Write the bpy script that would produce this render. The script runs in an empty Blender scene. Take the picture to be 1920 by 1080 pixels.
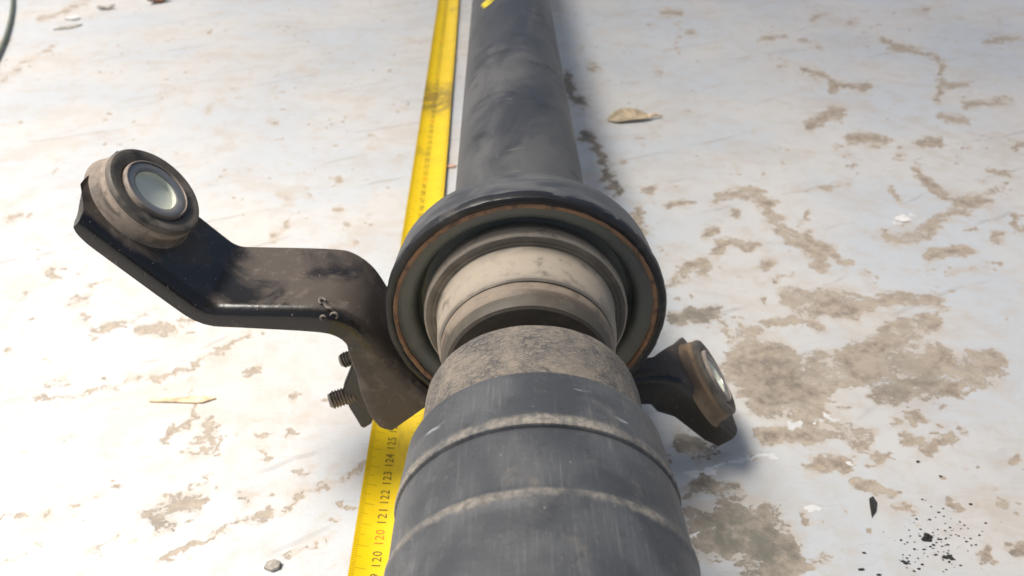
import bpy, bmesh, math, random
import numpy as np
from mathutils import Vector, Matrix

random.seed(4)
rng = np.random.default_rng(11)
C = bpy.context.scene.collection
SC = bpy.context.scene

# ------------------------------------------------------------------ camera
PITCH, YAW, CAM_H, FPX = math.radians(37.08), math.radians(0.914), 0.265, 1400.0
cam_d = bpy.data.cameras.new("camera")
cam = bpy.data.objects.new("camera", cam_d)
C.objects.link(cam)
cam.location = (0, 0, CAM_H)
cam.rotation_euler = (math.pi / 2 - PITCH, 0, -YAW)
cam_d.sensor_width = 36.0
cam_d.lens = 36.0 * FPX / 1920.0
cam_d.clip_start, cam_d.clip_end = 0.005, 100.0
cam_d.dof.use_dof = True
cam_d.dof.focus_distance = 0.235
cam_d.dof.aperture_fstop = 18.0
SC.camera = cam

# ------------------------------------------------------------------ light
SUN_EL, SUN_AZ = math.radians(65.0), math.radians(-84.0)     # azimuth from +Y (away from camera), negative = left
to_sun = Vector((math.sin(SUN_AZ) * math.cos(SUN_EL), math.cos(SUN_AZ) * math.cos(SUN_EL), math.sin(SUN_EL)))
sun_d = bpy.data.lights.new("sun", "SUN")
sun = bpy.data.objects.new("sun", sun_d)
C.objects.link(sun)
sun.location = to_sun * 6
sun.rotation_euler = to_sun.to_track_quat("Z", "Y").to_euler()
sun_d.energy, sun_d.angle, sun_d.color = 5.0, math.radians(16.0), (1.0, 0.955, 0.89)
world = bpy.data.worlds.new("World")
SC.world = world
world.use_nodes = True
wt = world.node_tree
sky = wt.nodes.new("ShaderNodeTexSky")
sky.sky_type = "NISHITA"
sky.sun_disc = False
sky.sun_elevation, sky.sun_rotation = SUN_EL, SUN_AZ
sky.dust_density, sky.ozone_density, sky.air_density = 5.0, 0.2, 0.9
wt.links.new(sky.outputs[0], wt.nodes["Background"].inputs[0])
wt.nodes["Background"].inputs[1].default_value = 0.13
SC.view_settings.view_transform = "Standard"
SC.view_settings.look = "None"
SC.view_settings.exposure = 0.12
SC.view_settings.gamma = 1.0

# ------------------------------------------------------------------ picture <-> place
_fw = np.array([math.sin(YAW) * math.cos(PITCH), math.cos(YAW) * math.cos(PITCH), -math.sin(PITCH)])
_rt = np.array([math.cos(YAW), -math.sin(YAW), 0.0])
_up = np.cross(_rt, _fw)
_c = np.array([0, 0, CAM_H])

def ray(x, y):
    return _fw + _rt * (x - 960) / FPX - _up * (y - 540) / FPX

def at_y(x, y, Y):                       # point of the vertical plane at distance Y
    r = ray(x, y)
    return _c + r * Y / r[1]

def at_z(x, y, Z=0.0):                   # point of the level plane at height Z
    r = ray(x, y)
    return _c + r * (Z - _c[2]) / r[2]

def project(P):
    d = np.asarray(P, float) - _c
    z = d @ _fw
    return 960 + FPX * (d @ _rt) / z, 540 - FPX * (d @ _up) / z

# ------------------------------------------------------------------ node helper
class Mat:
    def __init__(self, name, rough=0.5, metallic=0.0, spec=0.5):
        self.m = bpy.data.materials.new(name)
        self.m.use_nodes = True
        self.t = self.m.node_tree
        self.b = self.t.nodes["Principled BSDF"]
        self.b.inputs["Roughness"].default_value = rough
        self.b.inputs["Metallic"].default_value = metallic
        self.b.inputs["Specular IOR Level"].default_value = spec
        self._tc = None

    def n(self, t, **kw):
        nd = self.t.nodes.new(t)
        for k, v in kw.items():
            setattr(nd, k, v)
        return nd

    def put(self, sock, v):
        if isinstance(v, bpy.types.NodeSocket):
            self.t.links.new(v, sock)
        elif v is not None:
            if sock.type == "RGBA" and not hasattr(v, "__len__"):
                v = (v, v, v, 1)
            elif sock.type == "RGBA" and len(v) == 3:
                v = (*v, 1)
            sock.default_value = v

    def coord(self, kind="Object", scale=(1, 1, 1)):
        if self._tc is None:
            self._tc = self.n("ShaderNodeTexCoord")
        mp = self.n("ShaderNodeMapping")
        self.put(mp.inputs[0], self._tc.outputs[kind])
        mp.inputs["Scale"].default_value = scale
        return mp.outputs[0]

    def noise(self, vec, scale, detail=4, rough=0.55, dist=0.0):
        nd = self.n("ShaderNodeTexNoise")
        self.put(nd.inputs["Vector"], vec)
        nd.inputs["Scale"].default_value = scale
        nd.inputs["Detail"].default_value = detail
        nd.inputs["Roughness"].default_value = rough
        nd.inputs["Distortion"].default_value = dist
        return nd.outputs[0]

    def voro(self, vec, scale):
        nd = self.n("ShaderNodeTexVoronoi")
        self.put(nd.inputs["Vector"], vec)
        nd.inputs["Scale"].default_value = scale
        return nd.outputs[0]

    def ramp(self, v, a, b, lo=0.0, hi=1.0, smooth=True):
        nd = self.n("ShaderNodeMapRange", interpolation_type="SMOOTHSTEP" if smooth else "LINEAR")
        self.put(nd.inputs[0], v)
        for i, x in zip((1, 2, 3, 4), (a, b, lo, hi)):
            nd.inputs[i].default_value = x
        return nd.outputs[0]

    def math(self, op, a, b=None, clamp=False):
        nd = self.n("ShaderNodeMath", operation=op, use_clamp=clamp)
        self.put(nd.inputs[0], a)
        if b is not None:
            self.put(nd.inputs[1], b)
        return nd.outputs[0]

    def mix(self, f, a, b, mode="MIX"):
        nd = self.n("ShaderNodeMix", data_type="RGBA", blend_type=mode)
        self.put(nd.inputs[0], f)
        self.put(nd.inputs[6], a)
        self.put(nd.inputs[7], b)
        return nd.outputs[2]

    def attr(self, name):
        nd = self.n("ShaderNodeAttribute", attribute_name=name)
        return nd

    def bump(self, h, strength=0.3, dist=0.0005):
        nd = self.n("ShaderNodeBump")
        nd.inputs["Strength"].default_value = strength
        nd.inputs["Distance"].default_value = dist
        self.put(nd.inputs["Height"], h)
        self.put(self.b.inputs["Normal"], nd.outputs[0])

    def col(self, v): self.put(self.b.inputs["Base Color"], v)
    def rough(self, v): self.put(self.b.inputs["Roughness"], v)

def dusty(name, base, dust, amount=(0.45, 0.7), rough=(0.5, 0.85), scale=60, spec=0.5, metallic=0.0,
          grain=900, bump=0.25, fine=(0.55, 0.75), stretch=(1, 1, 1), kind="Object"):
    """a dark coat with dust lying on it in clouds and specks"""
    M = Mat(name, spec=spec, metallic=metallic)
    v = M.coord(kind, stretch)
    cloud = M.ramp(M.noise(v, scale, 5, 0.6, 0.4), *amount)
    speck = M.ramp(M.noise(v, grain, 3, 0.6), *fine)
    d = M.math("ADD", M.math("MULTIPLY", cloud, 0.85), M.math("MULTIPLY", speck, 0.25), True)
    at = M.attr("dust").outputs["Fac"]
    e = M.math("MULTIPLY", at, M.ramp(M.noise(v, scale * 5, 4, 0.65), 0.25, 0.5))
    d = M.math("MAXIMUM", d, e)
    M.col(M.mix(d, base, dust))
    M.rough(M.ramp(d, 0, 1, *rough))
    if metallic:
        M.put(M.b.inputs["Metallic"], M.ramp(d, 0.1, 0.8, metallic, 0.0))
    M.bump(M.math("ADD", M.noise(v, grain, 4, 0.6), M.math("MULTIPLY", d, 0.6)), bump, 0.0004)
    return M.m

# ------------------------------------------------------------------ mesh helpers
def mesh_obj(name, verts, faces, mat, parent=None, smooth=True, sharp=35, attr=None, mats=None, fmat=None):
    me = bpy.data.meshes.new(name)
    me.from_pydata([tuple(map(float, v)) for v in verts], [], faces)
    me.update()
    if attr is not None:
        a = me.attributes.new("dust", "FLOAT", "POINT")
        a.data.foreach_set("value", np.asarray(attr, np.float32))
    if smooth:
        me.polygons.foreach_set("use_smooth", [True] * len(me.polygons))
        if sharp:
            me.set_sharp_from_angle(angle=math.radians(sharp))
    for m in (mats or [mat]):
        me.materials.append(m)
    if fmat is not None:
        me.polygons.foreach_set("material_index", fmat)
    o = bpy.data.objects.new(name, me)
    C.objects.link(o)
    if parent is not None:
        o.parent = parent
    return o

def empty(name, loc=(0, 0, 0)):
    o = bpy.data.objects.new(name, None)
    C.objects.link(o)
    o.location = loc
    o.empty_display_size = 0.02
    return o

def tag(o, label=None, cat=None, group=None, kind=None):
    if label: o["label"] = label
    if cat: o["category"] = cat
    if group: o["group"] = group
    if kind: o["kind"] = kind
    return o

def lathe(name, prof, mat, parent, origin, axis=(0, 1, 0), e1=(1, 0, 0), e2=(0, 0, 1), n=160, closed=False,
          step=None, wob=0.0, sharp=35, rag=0.0):
    """prof: (along, radius[, dust]); turned round `axis` through `origin`; UV in metres round and along"""
    pr = [(p[0], p[1], p[2] if len(p) > 2 else 0.0) for p in prof]
    if step:
        q = [pr[0]]
        for a, b in zip(pr, pr[1:]):
            k = max(1, int(math.hypot(b[0] - a[0], b[1] - a[1]) / step))
            for i in range(1, k + 1):
                f = i / k
                q.append(tuple(a[j] * (1 - f) + b[j] * f for j in range(3)))
        pr = q
    ax, a1, a2, o3 = (np.array(x, float) for x in (axis, e1, e2, origin))
    V, A, F = [], [], []
    rg = np.random.default_rng(int(abs(pr[0][1]) * 1e5) + len(pr))
    z = rg.normal(0, 1, (len(pr), n)); z = (z + np.roll(z, 1, 1) + np.roll(z, -1, 1)) / 1.7
    nk = np.where(rg.random(n) > .955, -2.5, 0.0); nk = nk + .5 * np.roll(nk, 1) + .3 * np.roll(nk, -1)
    z = rag * (.55 * z + .75 * (z.mean(0) + nk)[None, :])
    ph = [random.uniform(0, 6.28) for _ in range(4)]
    for i, (s, r, d) in enumerate(pr):
        for j in range(n):
            t = 2 * math.pi * j / n
            rr = r + wob * r * (math.sin(3 * t + ph[0]) + 0.6 * math.sin(7 * t + ph[1] + s * 90) + 0.4 * math.sin(17 * t + ph[2] - s * 60))
            rr += z[i, j] * .001
            V.append(o3 + ax * (s + z[i, (j * 7) % n] * .0004) + a1 * rr * math.cos(t) + a2 * rr * math.sin(t))
            A.append(d)
    m = len(pr)
    for i in range(m if closed else m - 1):
        for j in range(n):
            a, b = i * n + j, i * n + (j + 1) % n
            c, d = ((i + 1) % m) * n + (j + 1) % n, ((i + 1) % m) * n + j
            F.append((a, b, c, d))
    o = mesh_obj(name, V, F, mat, parent, sharp=sharp, attr=A)
    bm = bmesh.new(); bm.from_mesh(o.data)
    bmesh.ops.recalc_face_normals(bm, faces=bm.faces[:])
    uvl = bm.loops.layers.uv.new("UVMap")
    R = max(p[1] for p in pr)
    for f in bm.faces:
        for lp in f.loops:
            k = lp.vert.index
            j, i = k % n, k // n
            js = [l.vert.index % n for l in f.loops]
            if j == 0 and n - 1 in js: j = n
            lp[uvl].uv = ((j - n / 4) / n * 2 * math.pi * R, pr[i][0])
    bm.to_mesh(o.data); bm.free()
    return o

def smooth_path(P, it=3, close=False):
    P = [np.array(p, float) for p in P]
    for _ in range(it):
        Q = [P[0]]
        for a, b in zip(P, P[1:]):
            Q += [a * .75 + b * .25, a * .25 + b * .75]
        Q.append(P[-1])
        P = Q
    return P

def tube_obj(name, pts, r, mat, parent=None, n=10, cap=True):
    pts = [Vector(p) for p in pts]
    V, F = [], []
    up = Vector((0, 0, 1))
    for i, p in enumerate(pts):
        t = (pts[min(i + 1, len(pts) - 1)] - pts[max(i - 1, 0)]).normalized()
        s = t.cross(up)
        s = s.normalized() if s.length > 1e-6 else Vector((1, 0, 0))
        u = s.cross(t)
        rr = r[i] if hasattr(r, "__len__") else r
        for j in range(n):
            a = 2 * math.pi * j / n
            V.append(p + s * rr * math.cos(a) + u * rr * math.sin(a))
    for i in range(len(pts) - 1):
        for j in range(n):
            F.append((i * n + j, i * n + (j + 1) % n, (i + 1) * n + (j + 1) % n, (i + 1) * n + j))
    if cap:
        F.append(tuple(range(n))[::-1]); F.append(tuple(range((len(pts) - 1) * n, len(pts) * n)))
    return mesh_obj(name, V, F, mat, parent, sharp=50)

def slab(name, poly, y0, y1, mat, parent, bevel=0.0008):
    """polygon in the XZ plane given thickness along Y, edges rounded"""
    bm = bmesh.new()
    a = [bm.verts.new((p[0], y0, p[1])) for p in poly]
    f = bm.faces.new(a)
    r = bmesh.ops.extrude_face_region(bm, geom=[f])
    vs = [v for v in r["geom"] if isinstance(v, bmesh.types.BMVert)]
    bmesh.ops.translate(bm, verts=vs, vec=(0, y1 - y0, 0))
    bmesh.ops.recalc_face_normals(bm, faces=bm.faces[:])
    if bevel:
        es = [e for e in bm.edges if abs(e.verts[0].co.y - e.verts[1].co.y) < 1e-6]
        bmesh.ops.bevel(bm, geom=es, offset=bevel, segments=2, affect="EDGES", clamp_overlap=True)
    me = bpy.data.meshes.new(name)
    bm.to_mesh(me); bm.free()
    me.polygons.foreach_set("use_smooth", [True] * len(me.polygons))
    me.set_sharp_from_angle(angle=math.radians(40))
    me.materials.append(mat)
    o = bpy.data.objects.new(name, me)
    C.objects.link(o)
    o.parent = parent
    return o

# ------------------------------------------------------------------ the painted floor, worn through in patches
PEEL = [  # (points in the photograph, half width, depth of wear)
 ([(1505,131),(1550,144),(1570,157),(1628,164)],5,1),([(1562,165)],9,1),([(1518,234),(1545,220),(1558,206),(1572,214)],11,.9),
 ([(1592,260),(1655,264)],10,1),([(1655,73),(1680,90),(1720,97),(1760,110),(1768,140),(1762,185)],6,.9),([(1775,162),(1818,160)],5,.8),
 ([(1810,195),(1885,190)],9,.7),([(1768,215),(1815,228)],9,.8),([(1725,265),(1760,265)],7,1),
 ([(1720,312),(1725,330),(1770,360),(1795,385)],7,1),([(1665,440),(1740,435),(1790,390),(1855,368)],16,.85),([(1740,480),(1815,470)],10,.95),
 ([(1345,370),(1410,362),(1445,395),(1465,435),(1510,460),(1540,505)],12,.85),([(1510,440),(1590,495)],12,.9),([(1255,385),(1295,382)],6,.9),
 ([(1385,402)],11,.8),([(1320,437),(1345,432)],8,.8),([(1335,470),(1372,454),(1410,467)],8,1),([(1285,507),(1308,492),(1330,510)],10,.9),
 ([(1437,500)],9,.9),([(1445,530),(1485,517)],5,1),([(1625,510)],8,.8),([(1515,398),(1500,418)],6,.8),([(1670,350),(1685,378)],7,.8),
 ([(1540,355),(1590,345)],6,.7),([(1875,352)],8,1),([(1910,410),(1918,430)],9,.9),([(1425,75),(1475,68)],6,.75),([(1505,75),(1540,90)],4,.8),
 ([(1245,25),(1278,26)],5,.9),([(1272,25),(1270,100)],3,.7),([(1290,62)],7,.7),([(1465,120)],5,.7),([(1780,512),(1880,495)],2.5,1),
 ([(1868,440)],11,.9),([(1905,275),(1920,272)],8,1),([(1595,42)],8,.65),([(1520,35),(1545,25)],6,.65),([(1700,28),(1740,15)],6,.6),
 ([(1795,32)],7,.6),([(1847,77),(1905,70)],5,.7),([(1860,318),(1890,325)],4,.9),([(1565,273),(1580,285)],4,.9),([(1678,296)],5,.9),
 ([(1480,560),(1520,570),(1560,570),(1605,580)],22,.8),([(1605,575),(1690,560),(1755,565)],14,.75),([(1445,605),(1480,595),(1540,608)],10,.8),
 ([(1262,596),(1340,588)],14,1),([(1345,595),(1365,640),(1390,640)],8,.85),([(1405,655),(1465,705),(1510,755),(1540,705)],40,.95),
 ([(1390,700),(1450,750),(1520,770)],36,.95),([(1590,680),(1665,645),(1720,615),(1735,605)],28,.9),
 ([(1590,695),(1665,690),(1765,675),(1840,695),(1860,690)],28,.95),([(1640,740),(1690,740),(1740,725),(1790,725)],20,1),
 ([(1430,820),(1520,810),(1590,800),(1635,825)],16,.9),([(1625,830)],17,1),([(1535,868),(1590,870)],17,1),([(1648,860)],15,1),
 ([(1605,910),(1665,930)],11,1),([(1735,845),(1780,825)],12,1),([(1700,820),(1720,830)],9,.9),([(1805,808)],11,.9),([(1705,780)],12,.85),
 ([(1675,795)],7,.9),([(1780,945)],11,1),([(1875,940)],9,1),([(1842,942)],4,.9),([(1695,955)],6,1),([(1850,1040)],11,1),([(1915,1030)],14,1),
 ([(1315,910),(1380,935)],24,.9),([(1355,990),(1415,1000),(1455,1040)],50,1),([(1290,830),(1330,850)],22,.8),([(1905,857)],6,.9),
 ([(1500,1075),(1560,1050)],9,.7),([(1290,1040),(1310,960)],20,.7),
 # left, thin wear paled further to imitate glare
 ([(285,712),(350,690),(390,672),(425,652),(475,625)],4.5,1),([(70,745),(130,740),(190,725),(260,715)],5,.8),([(90,725),(130,710)],7,.8),
 ([(170,620),(220,605),(280,595)],6,.9),([(270,622),(320,620)],11,.85),([(160,560),(130,575)],8,.7),([(345,605),(380,595)],5,.8),
 ([(365,712),(355,740),(350,780),(320,820)],8,.9),([(390,795),(365,840)],14,.9),([(410,800),(395,845)],6,.9),([(550,740)],12,.8),
 ([(465,700),(480,692)],6,.9),([(480,817),(515,805)],4,.9),([(540,810)],7,.8),([(485,840),(495,865)],6,.9),
 ([(280,965),(320,940),(370,940)],18,.75),([(300,980)],24,.75),([(450,925),(465,940)],16,.75),
 ([(300,1055),(380,1020),(440,990),(500,965),(575,930),(685,870)],6,.85),([(215,912)],8,.9),([(215,1000)],12,.7),([(90,960)],9,.8),
 ([(530,1040),(615,1020),(655,1000)],3,.9),([(365,910),(395,885)],6,.9),([(80,672)],5,.8),([(165,635)],5,.7),([(145,600)],8,.65),
 ([(100,835),(140,825)],5,.6),([(0,980),(45,965)],3.5,.8),([(100,514)],10,.8),([(46,547)],7,.7),([(168,535),(192,520)],5,.8),
 ([(139,467)],6,.75),([(155,494)],4,.8),([(150,561)],12,.7),([(15,410),(40,400)],8,.6),([(530,372),(575,362)],13,.7),([(640,394)],7,.8),
 ([(629,339)],6,.8),([(505,450),(540,410)],10,.65),([(647,424)],7,.7),([(390,205),(420,188)],4,.65),([(511,228)],6,.75),([(717,148)],6,.5),
 ([(0,150),(45,118),(95,90)],6,.7),([(75,38),(160,4)],9,.75),([(20,75),(0,82)],9,.7),([(0,1060),(60,1020)],5,.6),([(560,890),(590,870)],6,.6),  # soft band in the top corner is shade drawn in as wear
 ([(250,870),(275,850)],5,.6),([(600,470),(660,455)],8,.6),([(690,405)],6,.6),([(180,1035),(200,1010)],7,.6),([(655,950)],9,.8),
 # right of the tube
 ([(1063,140),(1074,178),(1097,202)],8,1),([(1097,252),(1122,274),(1141,326),(1156,363)],10,1),([(1211,355)],7,1),([(1108,126)],6,.9),
 ([(1230,137)],9,.6),([(1248,22)],6,.7),([(1190,400),(1205,440)],12,.9),([(1235,540),(1300,520)],8,.7),([(1130,420)],10,.8),
 ([(1240,470)],5,.7),([(1232,256)],4,.7),([(1165,300)],5,.8),
]
GRIME_AND_SHADE = [([(1315,910),(1380,935)],26,.6),([(1355,990),(1415,1000),(1440,1035)],48,1),([(1290,830),(1330,850)],36,.9),([(1465,705)],40,.35),  # stains, with shade beside the tube and under the right arm painted in
 ([(1262,596),(1340,588)],16,.8),([(1240,640),(1290,760)],30,.8),([(1650,740),(1740,725)],26,.45),([(1097,252),(1122,274),(1141,326),(1156,363)],13,.9),
 ([(1063,140),(1074,178),(1097,202)],11,.9),([(1690,690)],30,.3),([(300,975)],26,.5),([(460,930)],18,.4)]
WHITE = [([(1288,895),(1360,872),(1445,850)],4,1),([(1488,791)],5,.9),([(1528,787)],4,.9),([(1553,779),(1564,788)],6,1),
 ([(1690,410)],9,1),([(1515,952)],6,1),([(1596,868)],6,.8),([(1300,1005)],5,.8)]

def lattice(h, w, seed):
    return np.random.default_rng(seed).random((h, w))

def vnoise(x, y, seed):
    L = lattice(256, 256, seed)
    xi, yi = np.floor(x).astype(int), np.floor(y).astype(int)
    fx, fy = x - xi, y - yi
    fx, fy = fx * fx * (3 - 2 * fx), fy * fy * (3 - 2 * fy)
    g = lambda i, j: L[(yi + j) % 256, (xi + i) % 256]
    return (g(0, 0) * (1 - fx) + g(1, 0) * fx) * (1 - fy) + (g(0, 1) * (1 - fx) + g(1, 1) * fx) * fy

def fbm(x, y, seed, o=4):
    s, a, t = 0, 0.5, 0
    for i in range(o):
        s = s + a * vnoise(x * 2 ** i, y * 2 ** i, seed + i); t += a; a *= .55
    return s / t

def build_floor():
    nx, ny = 1000, 520
    al = np.linspace(math.radians(63), math.radians(13.5), ny)
    Ys = CAM_H / np.tan(al)
    s = np.linspace(-1, 1, nx)
    X = s[None, :] * 0.60 * np.hypot(Ys, CAM_H)[:, None] * 1.28
    Y = np.repeat(Ys[:, None], nx, 1)
    px, py = project(np.stack([X, Y, 0 * X], -1))
    def warp(a, b):
        return (34 * (fbm(X * 55, Y * 55, a) - .5) + 34 * (fbm(X * 150, Y * 190, a + 3, 3) - .5) + 20 * (fbm(X * 420, Y * 560, a + 7, 3) - .5)) * b
    sc = np.clip(.30 / np.hypot(Y, CAM_H), .4, 1.2)
    wx = px + 1.5 * warp(1, sc)
    wy = py + 0.75 * warp(60, sc)
    def field(strokes, soft=1.0):
        out = np.zeros_like(px)
        for pts, hw, st in strokes:
            q = np.array(pts, float)
            ext = hw * 3 + 30
            msk = (px > q[:, 0].min() - ext) & (px < q[:, 0].max() + ext) & (py > q[:, 1].min() - ext) & (py < q[:, 1].max() + ext)
            if not msk.any(): continue
            x, y = wx[msk], wy[msk]
            d = np.full(x.shape, 1e9)
            segs = list(zip(q, q[1:])) or [(q[0], q[0] + (6, 0))]
            for a, b in segs:
                ab = b - a
                t = np.clip(((x - a[0]) * ab[0] + (y - a[1]) * ab[1]) / max(ab @ ab, 1e-6), 0, 1)
                d = np.minimum(d, np.hypot(x - a[0] - t * ab[0], y - a[1] - t * ab[1]))
            v = 1 / (1 + np.exp((d - hw) / (1.5 + 0.16 * hw * soft)))
            out[msk] = np.maximum(out[msk], v * st)
        return out
    peel, grime, white = field([(a, b, c * (.80 if a[0][0] < 700 else 1)) for a, b, c in PEEL]), field(GRIME_AND_SHADE, 2.5), field(WHITE)  # left wear paled for glare; grime layer also carries painted shade
    n1 = fbm(X * 45, Y * 70, 31, 5)
    n2 = fbm(X * 160, Y * 230, 41, 4)
    specks = np.clip((n2 - .66) * 7, 0, 1) * np.clip((n1 - .42) * 5, 0, 1)
    br = fbm(X * 70, Y * 95, 71, 5)
    peel = peel * np.clip(.10 + 1.75 * br, .30, 1.08)
    peel = np.maximum(peel, specks * .8)
    # sheet continues as one piece far beyond the view
    V = np.stack([X, Y, 0 * X], -1)
    V[:, 0, 0], V[:, -1, 0] = -4.0, 4.0
    V[0, :, 1], V[-1, :, 1] = -3.0, 5.0
    V[0, :, 0] = np.linspace(-4, 4, nx); V[-1, :, 0] = np.linspace(-4, 4, nx)
    V[:, :, 2] = -0.00012 * np.clip(peel * 2 - .4, 0, 1)
    idx = np.arange(nx * ny).reshape(ny, nx)
    quads = np.stack([idx[:-1, :-1], idx[:-1, 1:], idx[1:, 1:], idx[1:, :-1]], -1).reshape(-1, 4)
    me = bpy.data.meshes.new("floor")
    me.vertices.add(nx * ny)
    me.vertices.foreach_set("co", V.reshape(-1).astype(np.float32))
    me.loops.add(quads.size)
    me.loops.foreach_set("vertex_index", quads.reshape(-1).astype(np.int32))
    me.polygons.add(len(quads))
    me.polygons.foreach_set("loop_start", np.arange(0, quads.size, 4, dtype=np.int32))
    me.polygons.foreach_set("loop_total", np.full(len(quads), 4, dtype=np.int32))
    me.polygons.foreach_set("use_smooth", np.ones(len(quads), bool))
    a = me.attributes.new("wear", "FLOAT_COLOR", "POINT")
    a.data.foreach_set("color", np.stack([peel, grime, white, np.ones_like(peel)], -1).reshape(-1).astype(np.float32))
    me.update(calc_edges=True); me.validate()
    M = Mat("worn_grey_paint", rough=0.5, spec=0.5)
    v = M.coord("Object")
    sep = M.n("ShaderNodeSeparateColor")
    M.put(sep.inputs[0], M.attr("wear").outputs["Color"])
    P, G, W = sep.outputs
    fine = M.noise(v, 420, 5, 0.65)
    mid = M.noise(v, 70, 5, 0.6)
    nA = M.noise(M.coord("Object", (1, 1.5, 1)), 150, 5, 0.65, 0.5)
    nB = M.noise(M.coord("Object", (1, 1.4, 1)), 560, 5, 0.7)
    p = M.math("ADD", P, M.math("MULTIPLY", M.math("SUBTRACT", nA, 0.5), 0.85))
    p = M.math("ADD", p, M.math("MULTIPLY", M.math("SUBTRACT", M.noise(M.coord("Object", (1, 1.3, 1)), 62, 4, 0.6, 0.8), 0.5), 0.95))
    p = M.math("ADD", p, M.math("MULTIPLY", M.math("SUBTRACT", nB, 0.5), 1.0))
    mask = M.ramp(p, 0.46, 0.55)
    halo = M.ramp(M.math("ADD", P, M.math("MULTIPLY", M.math("SUBTRACT", mid, 0.5), 0.9)), 0.05, 0.55)
    big = M.noise(v, 9, 4, 0.55)
    paint = M.mix(M.ramp(big, 0.38, 0.62), (0.555, 0.575, 0.585), (0.615, 0.597, 0.562))
    paint = M.mix(M.math("MULTIPLY", M.ramp(mid, 0.45, 0.72), 0.40), paint, (0.52, 0.45, 0.37))
    veil = M.ramp(M.noise(M.coord("Object", (1, 1.5, 1)), 16, 7, 0.68, 0.7), 0.48, 0.66)
    paint = M.mix(M.math("MULTIPLY", veil, 0.36), paint, (0.50, 0.42, 0.335))
    stria = M.noise(M.coord("Object", (22, 90, 1)), 4.5, 7, 0.68, 0.6)
    paint = M.mix(M.math("MULTIPLY", M.ramp(stria, 0.54, 0.72), 0.38), paint, (0.45, 0.41, 0.36))
    dirt = M.ramp(M.noise(v, 1500, 2, 0.5), 0.62, 0.75)
    paint = M.mix(M.math("MULTIPLY", dirt, 0.30), paint, (0.33, 0.30, 0.27))
    fleck = M.ramp(M.noise(M.coord("Object", (1, 1.6, 1)), 260, 6, 0.72), 0.655, 0.70)
    paint = M.mix(M.math("MULTIPLY", fleck, 0.65), paint, (0.36, 0.31, 0.25))
    scr = M.n("ShaderNodeTexWave", wave_type="BANDS"); wv = M.coord("Object"); wv.node.inputs["Rotation"].default_value = (0, 0, 1.15)
    M.put(scr.inputs["Vector"], wv); scr.inputs["Scale"].default_value = 7; scr.inputs["Distortion"].default_value = 3.5; scr.inputs["Detail"].default_value = 4
    hair = M.math("MULTIPLY", M.ramp(scr.outputs["Fac"], 0.985, 0.998), M.ramp(M.noise(v, 17, 3, .6), .50, .62))
    paint = M.mix(M.math("MULTIPLY", hair, 0.35), paint, (0.30, 0.27, 0.24))
    paint = M.mix(M.math("MULTIPLY", halo, 0.55), paint, (0.54, 0.45, 0.35))
    bare = M.mix(M.ramp(M.noise(v, 160, 6, 0.7), 0.32, 0.68), (0.22, 0.18, 0.145), (0.48, 0.395, 0.305))
    bare = M.mix(M.ramp(M.noise(v, 700, 3, 0.6), 0.60, 0.72), bare, (0.55, 0.48, 0.40))
    bare = M.mix(M.ramp(M.noise(v, 34, 4, .6), .46, .66), bare, (0.43, 0.36, 0.285))
    bare = M.mix(M.math("MULTIPLY", M.ramp(M.noise(M.coord("Object", (1, 1.5, 1)), 95, 6, .7, .6), .52, .64), .6), bare, (0.19, 0.17, 0.15))
    bare = M.mix(M.ramp(M.noise(v, 1500, 3, .6), .62, .72), bare, (0.20, 0.17, 0.14))
    bare = M.mix(M.ramp(P, 0.95, 0.60, 0.0, 0.45), bare, (0.52, 0.45, 0.365))
    bare = M.mix(M.math("MULTIPLY", G, M.ramp(M.noise(v, 110, 5, 0.65), 0.3, 0.6), True), bare, (0.135, 0.125, 0.095))
    c = M.mix(mask, paint, bare)
    c = M.mix(M.math("MULTIPLY", G, 0.30), c, (0.22, 0.22, 0.20))  # stains and painted shade grey the whole surface
    c = M.mix(M.ramp(M.math("ADD", W, M.math("MULTIPLY", M.math("SUBTRACT", fine, 0.5), 0.6)), 0.42, 0.55), c, (0.72, 0.71, 0.69))
    M.col(c)
    M.rough(M.ramp(mask, 0, 1, 0.52, 0.88))
    h = M.math("SUBTRACT", M.math("MULTIPLY", fine, 0.35), M.math("MULTIPLY", mask, 0.55))
    h = M.math("ADD", h, M.math("MULTIPLY", mid, 0.5))
    M.bump(h, 0.6, 0.0008)
    me.materials.append(M.m)
    o = bpy.data.objects.new("floor", me)
    C.objects.link(o)
    tag(o, kind="structure")
build_floor()

# ------------------------------------------------------------------ materials of the shaft
TAN = (0.36, 0.30, 0.24)
def tube_mat():
    M = Mat("satin_black_tube", rough=0.45, spec=0.5)
    v = M.coord("Object")
    a = M.ramp(M.noise(M.coord("Object", (1, .55, 1)), 30, 5, 0.6, 0.8), 0.36, 0.66)
    b = M.ramp(M.noise(M.coord("Object", (.6, 1.6, 1)), 40, 4, 0.6, 1.5), 0.55, 0.68)
    c = M.mix(a, (0.036, 0.036, 0.038), (0.095, 0.094, 0.093))
    c = M.mix(M.math("MULTIPLY", b, 0.75), c, (0.020, 0.019, 0.021))
    w = M.ramp(M.noise(M.coord("Object", (.5, 2.5, 1)), 85, 4, 0.6, 2.0), 0.64, 0.72)
    c = M.mix(M.math("MULTIPLY", w, 0.4), c, (0.20, 0.19, 0.175))
    c = M.mix(M.ramp(M.noise(v, 900, 2, .5), .72, .8), c, (.25, .23, .2))
    M.col(c)
    M.rough(M.ramp(a, 0, 1, 0.42, 0.58))
    M.bump(M.noise(v, 600, 3, .6), .06, .0003)
    return M.m
m_tube = tube_mat()
m_hood = dusty("scuffed_black_rubber", (0.044, 0.047, 0.051), (0.128, 0.128, 0.130), (0.36, 0.68), (0.42, 0.68), scale=62, grain=600, bump=0.25, stretch=(1, 3, 1), fine=(.66, .8))
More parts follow.
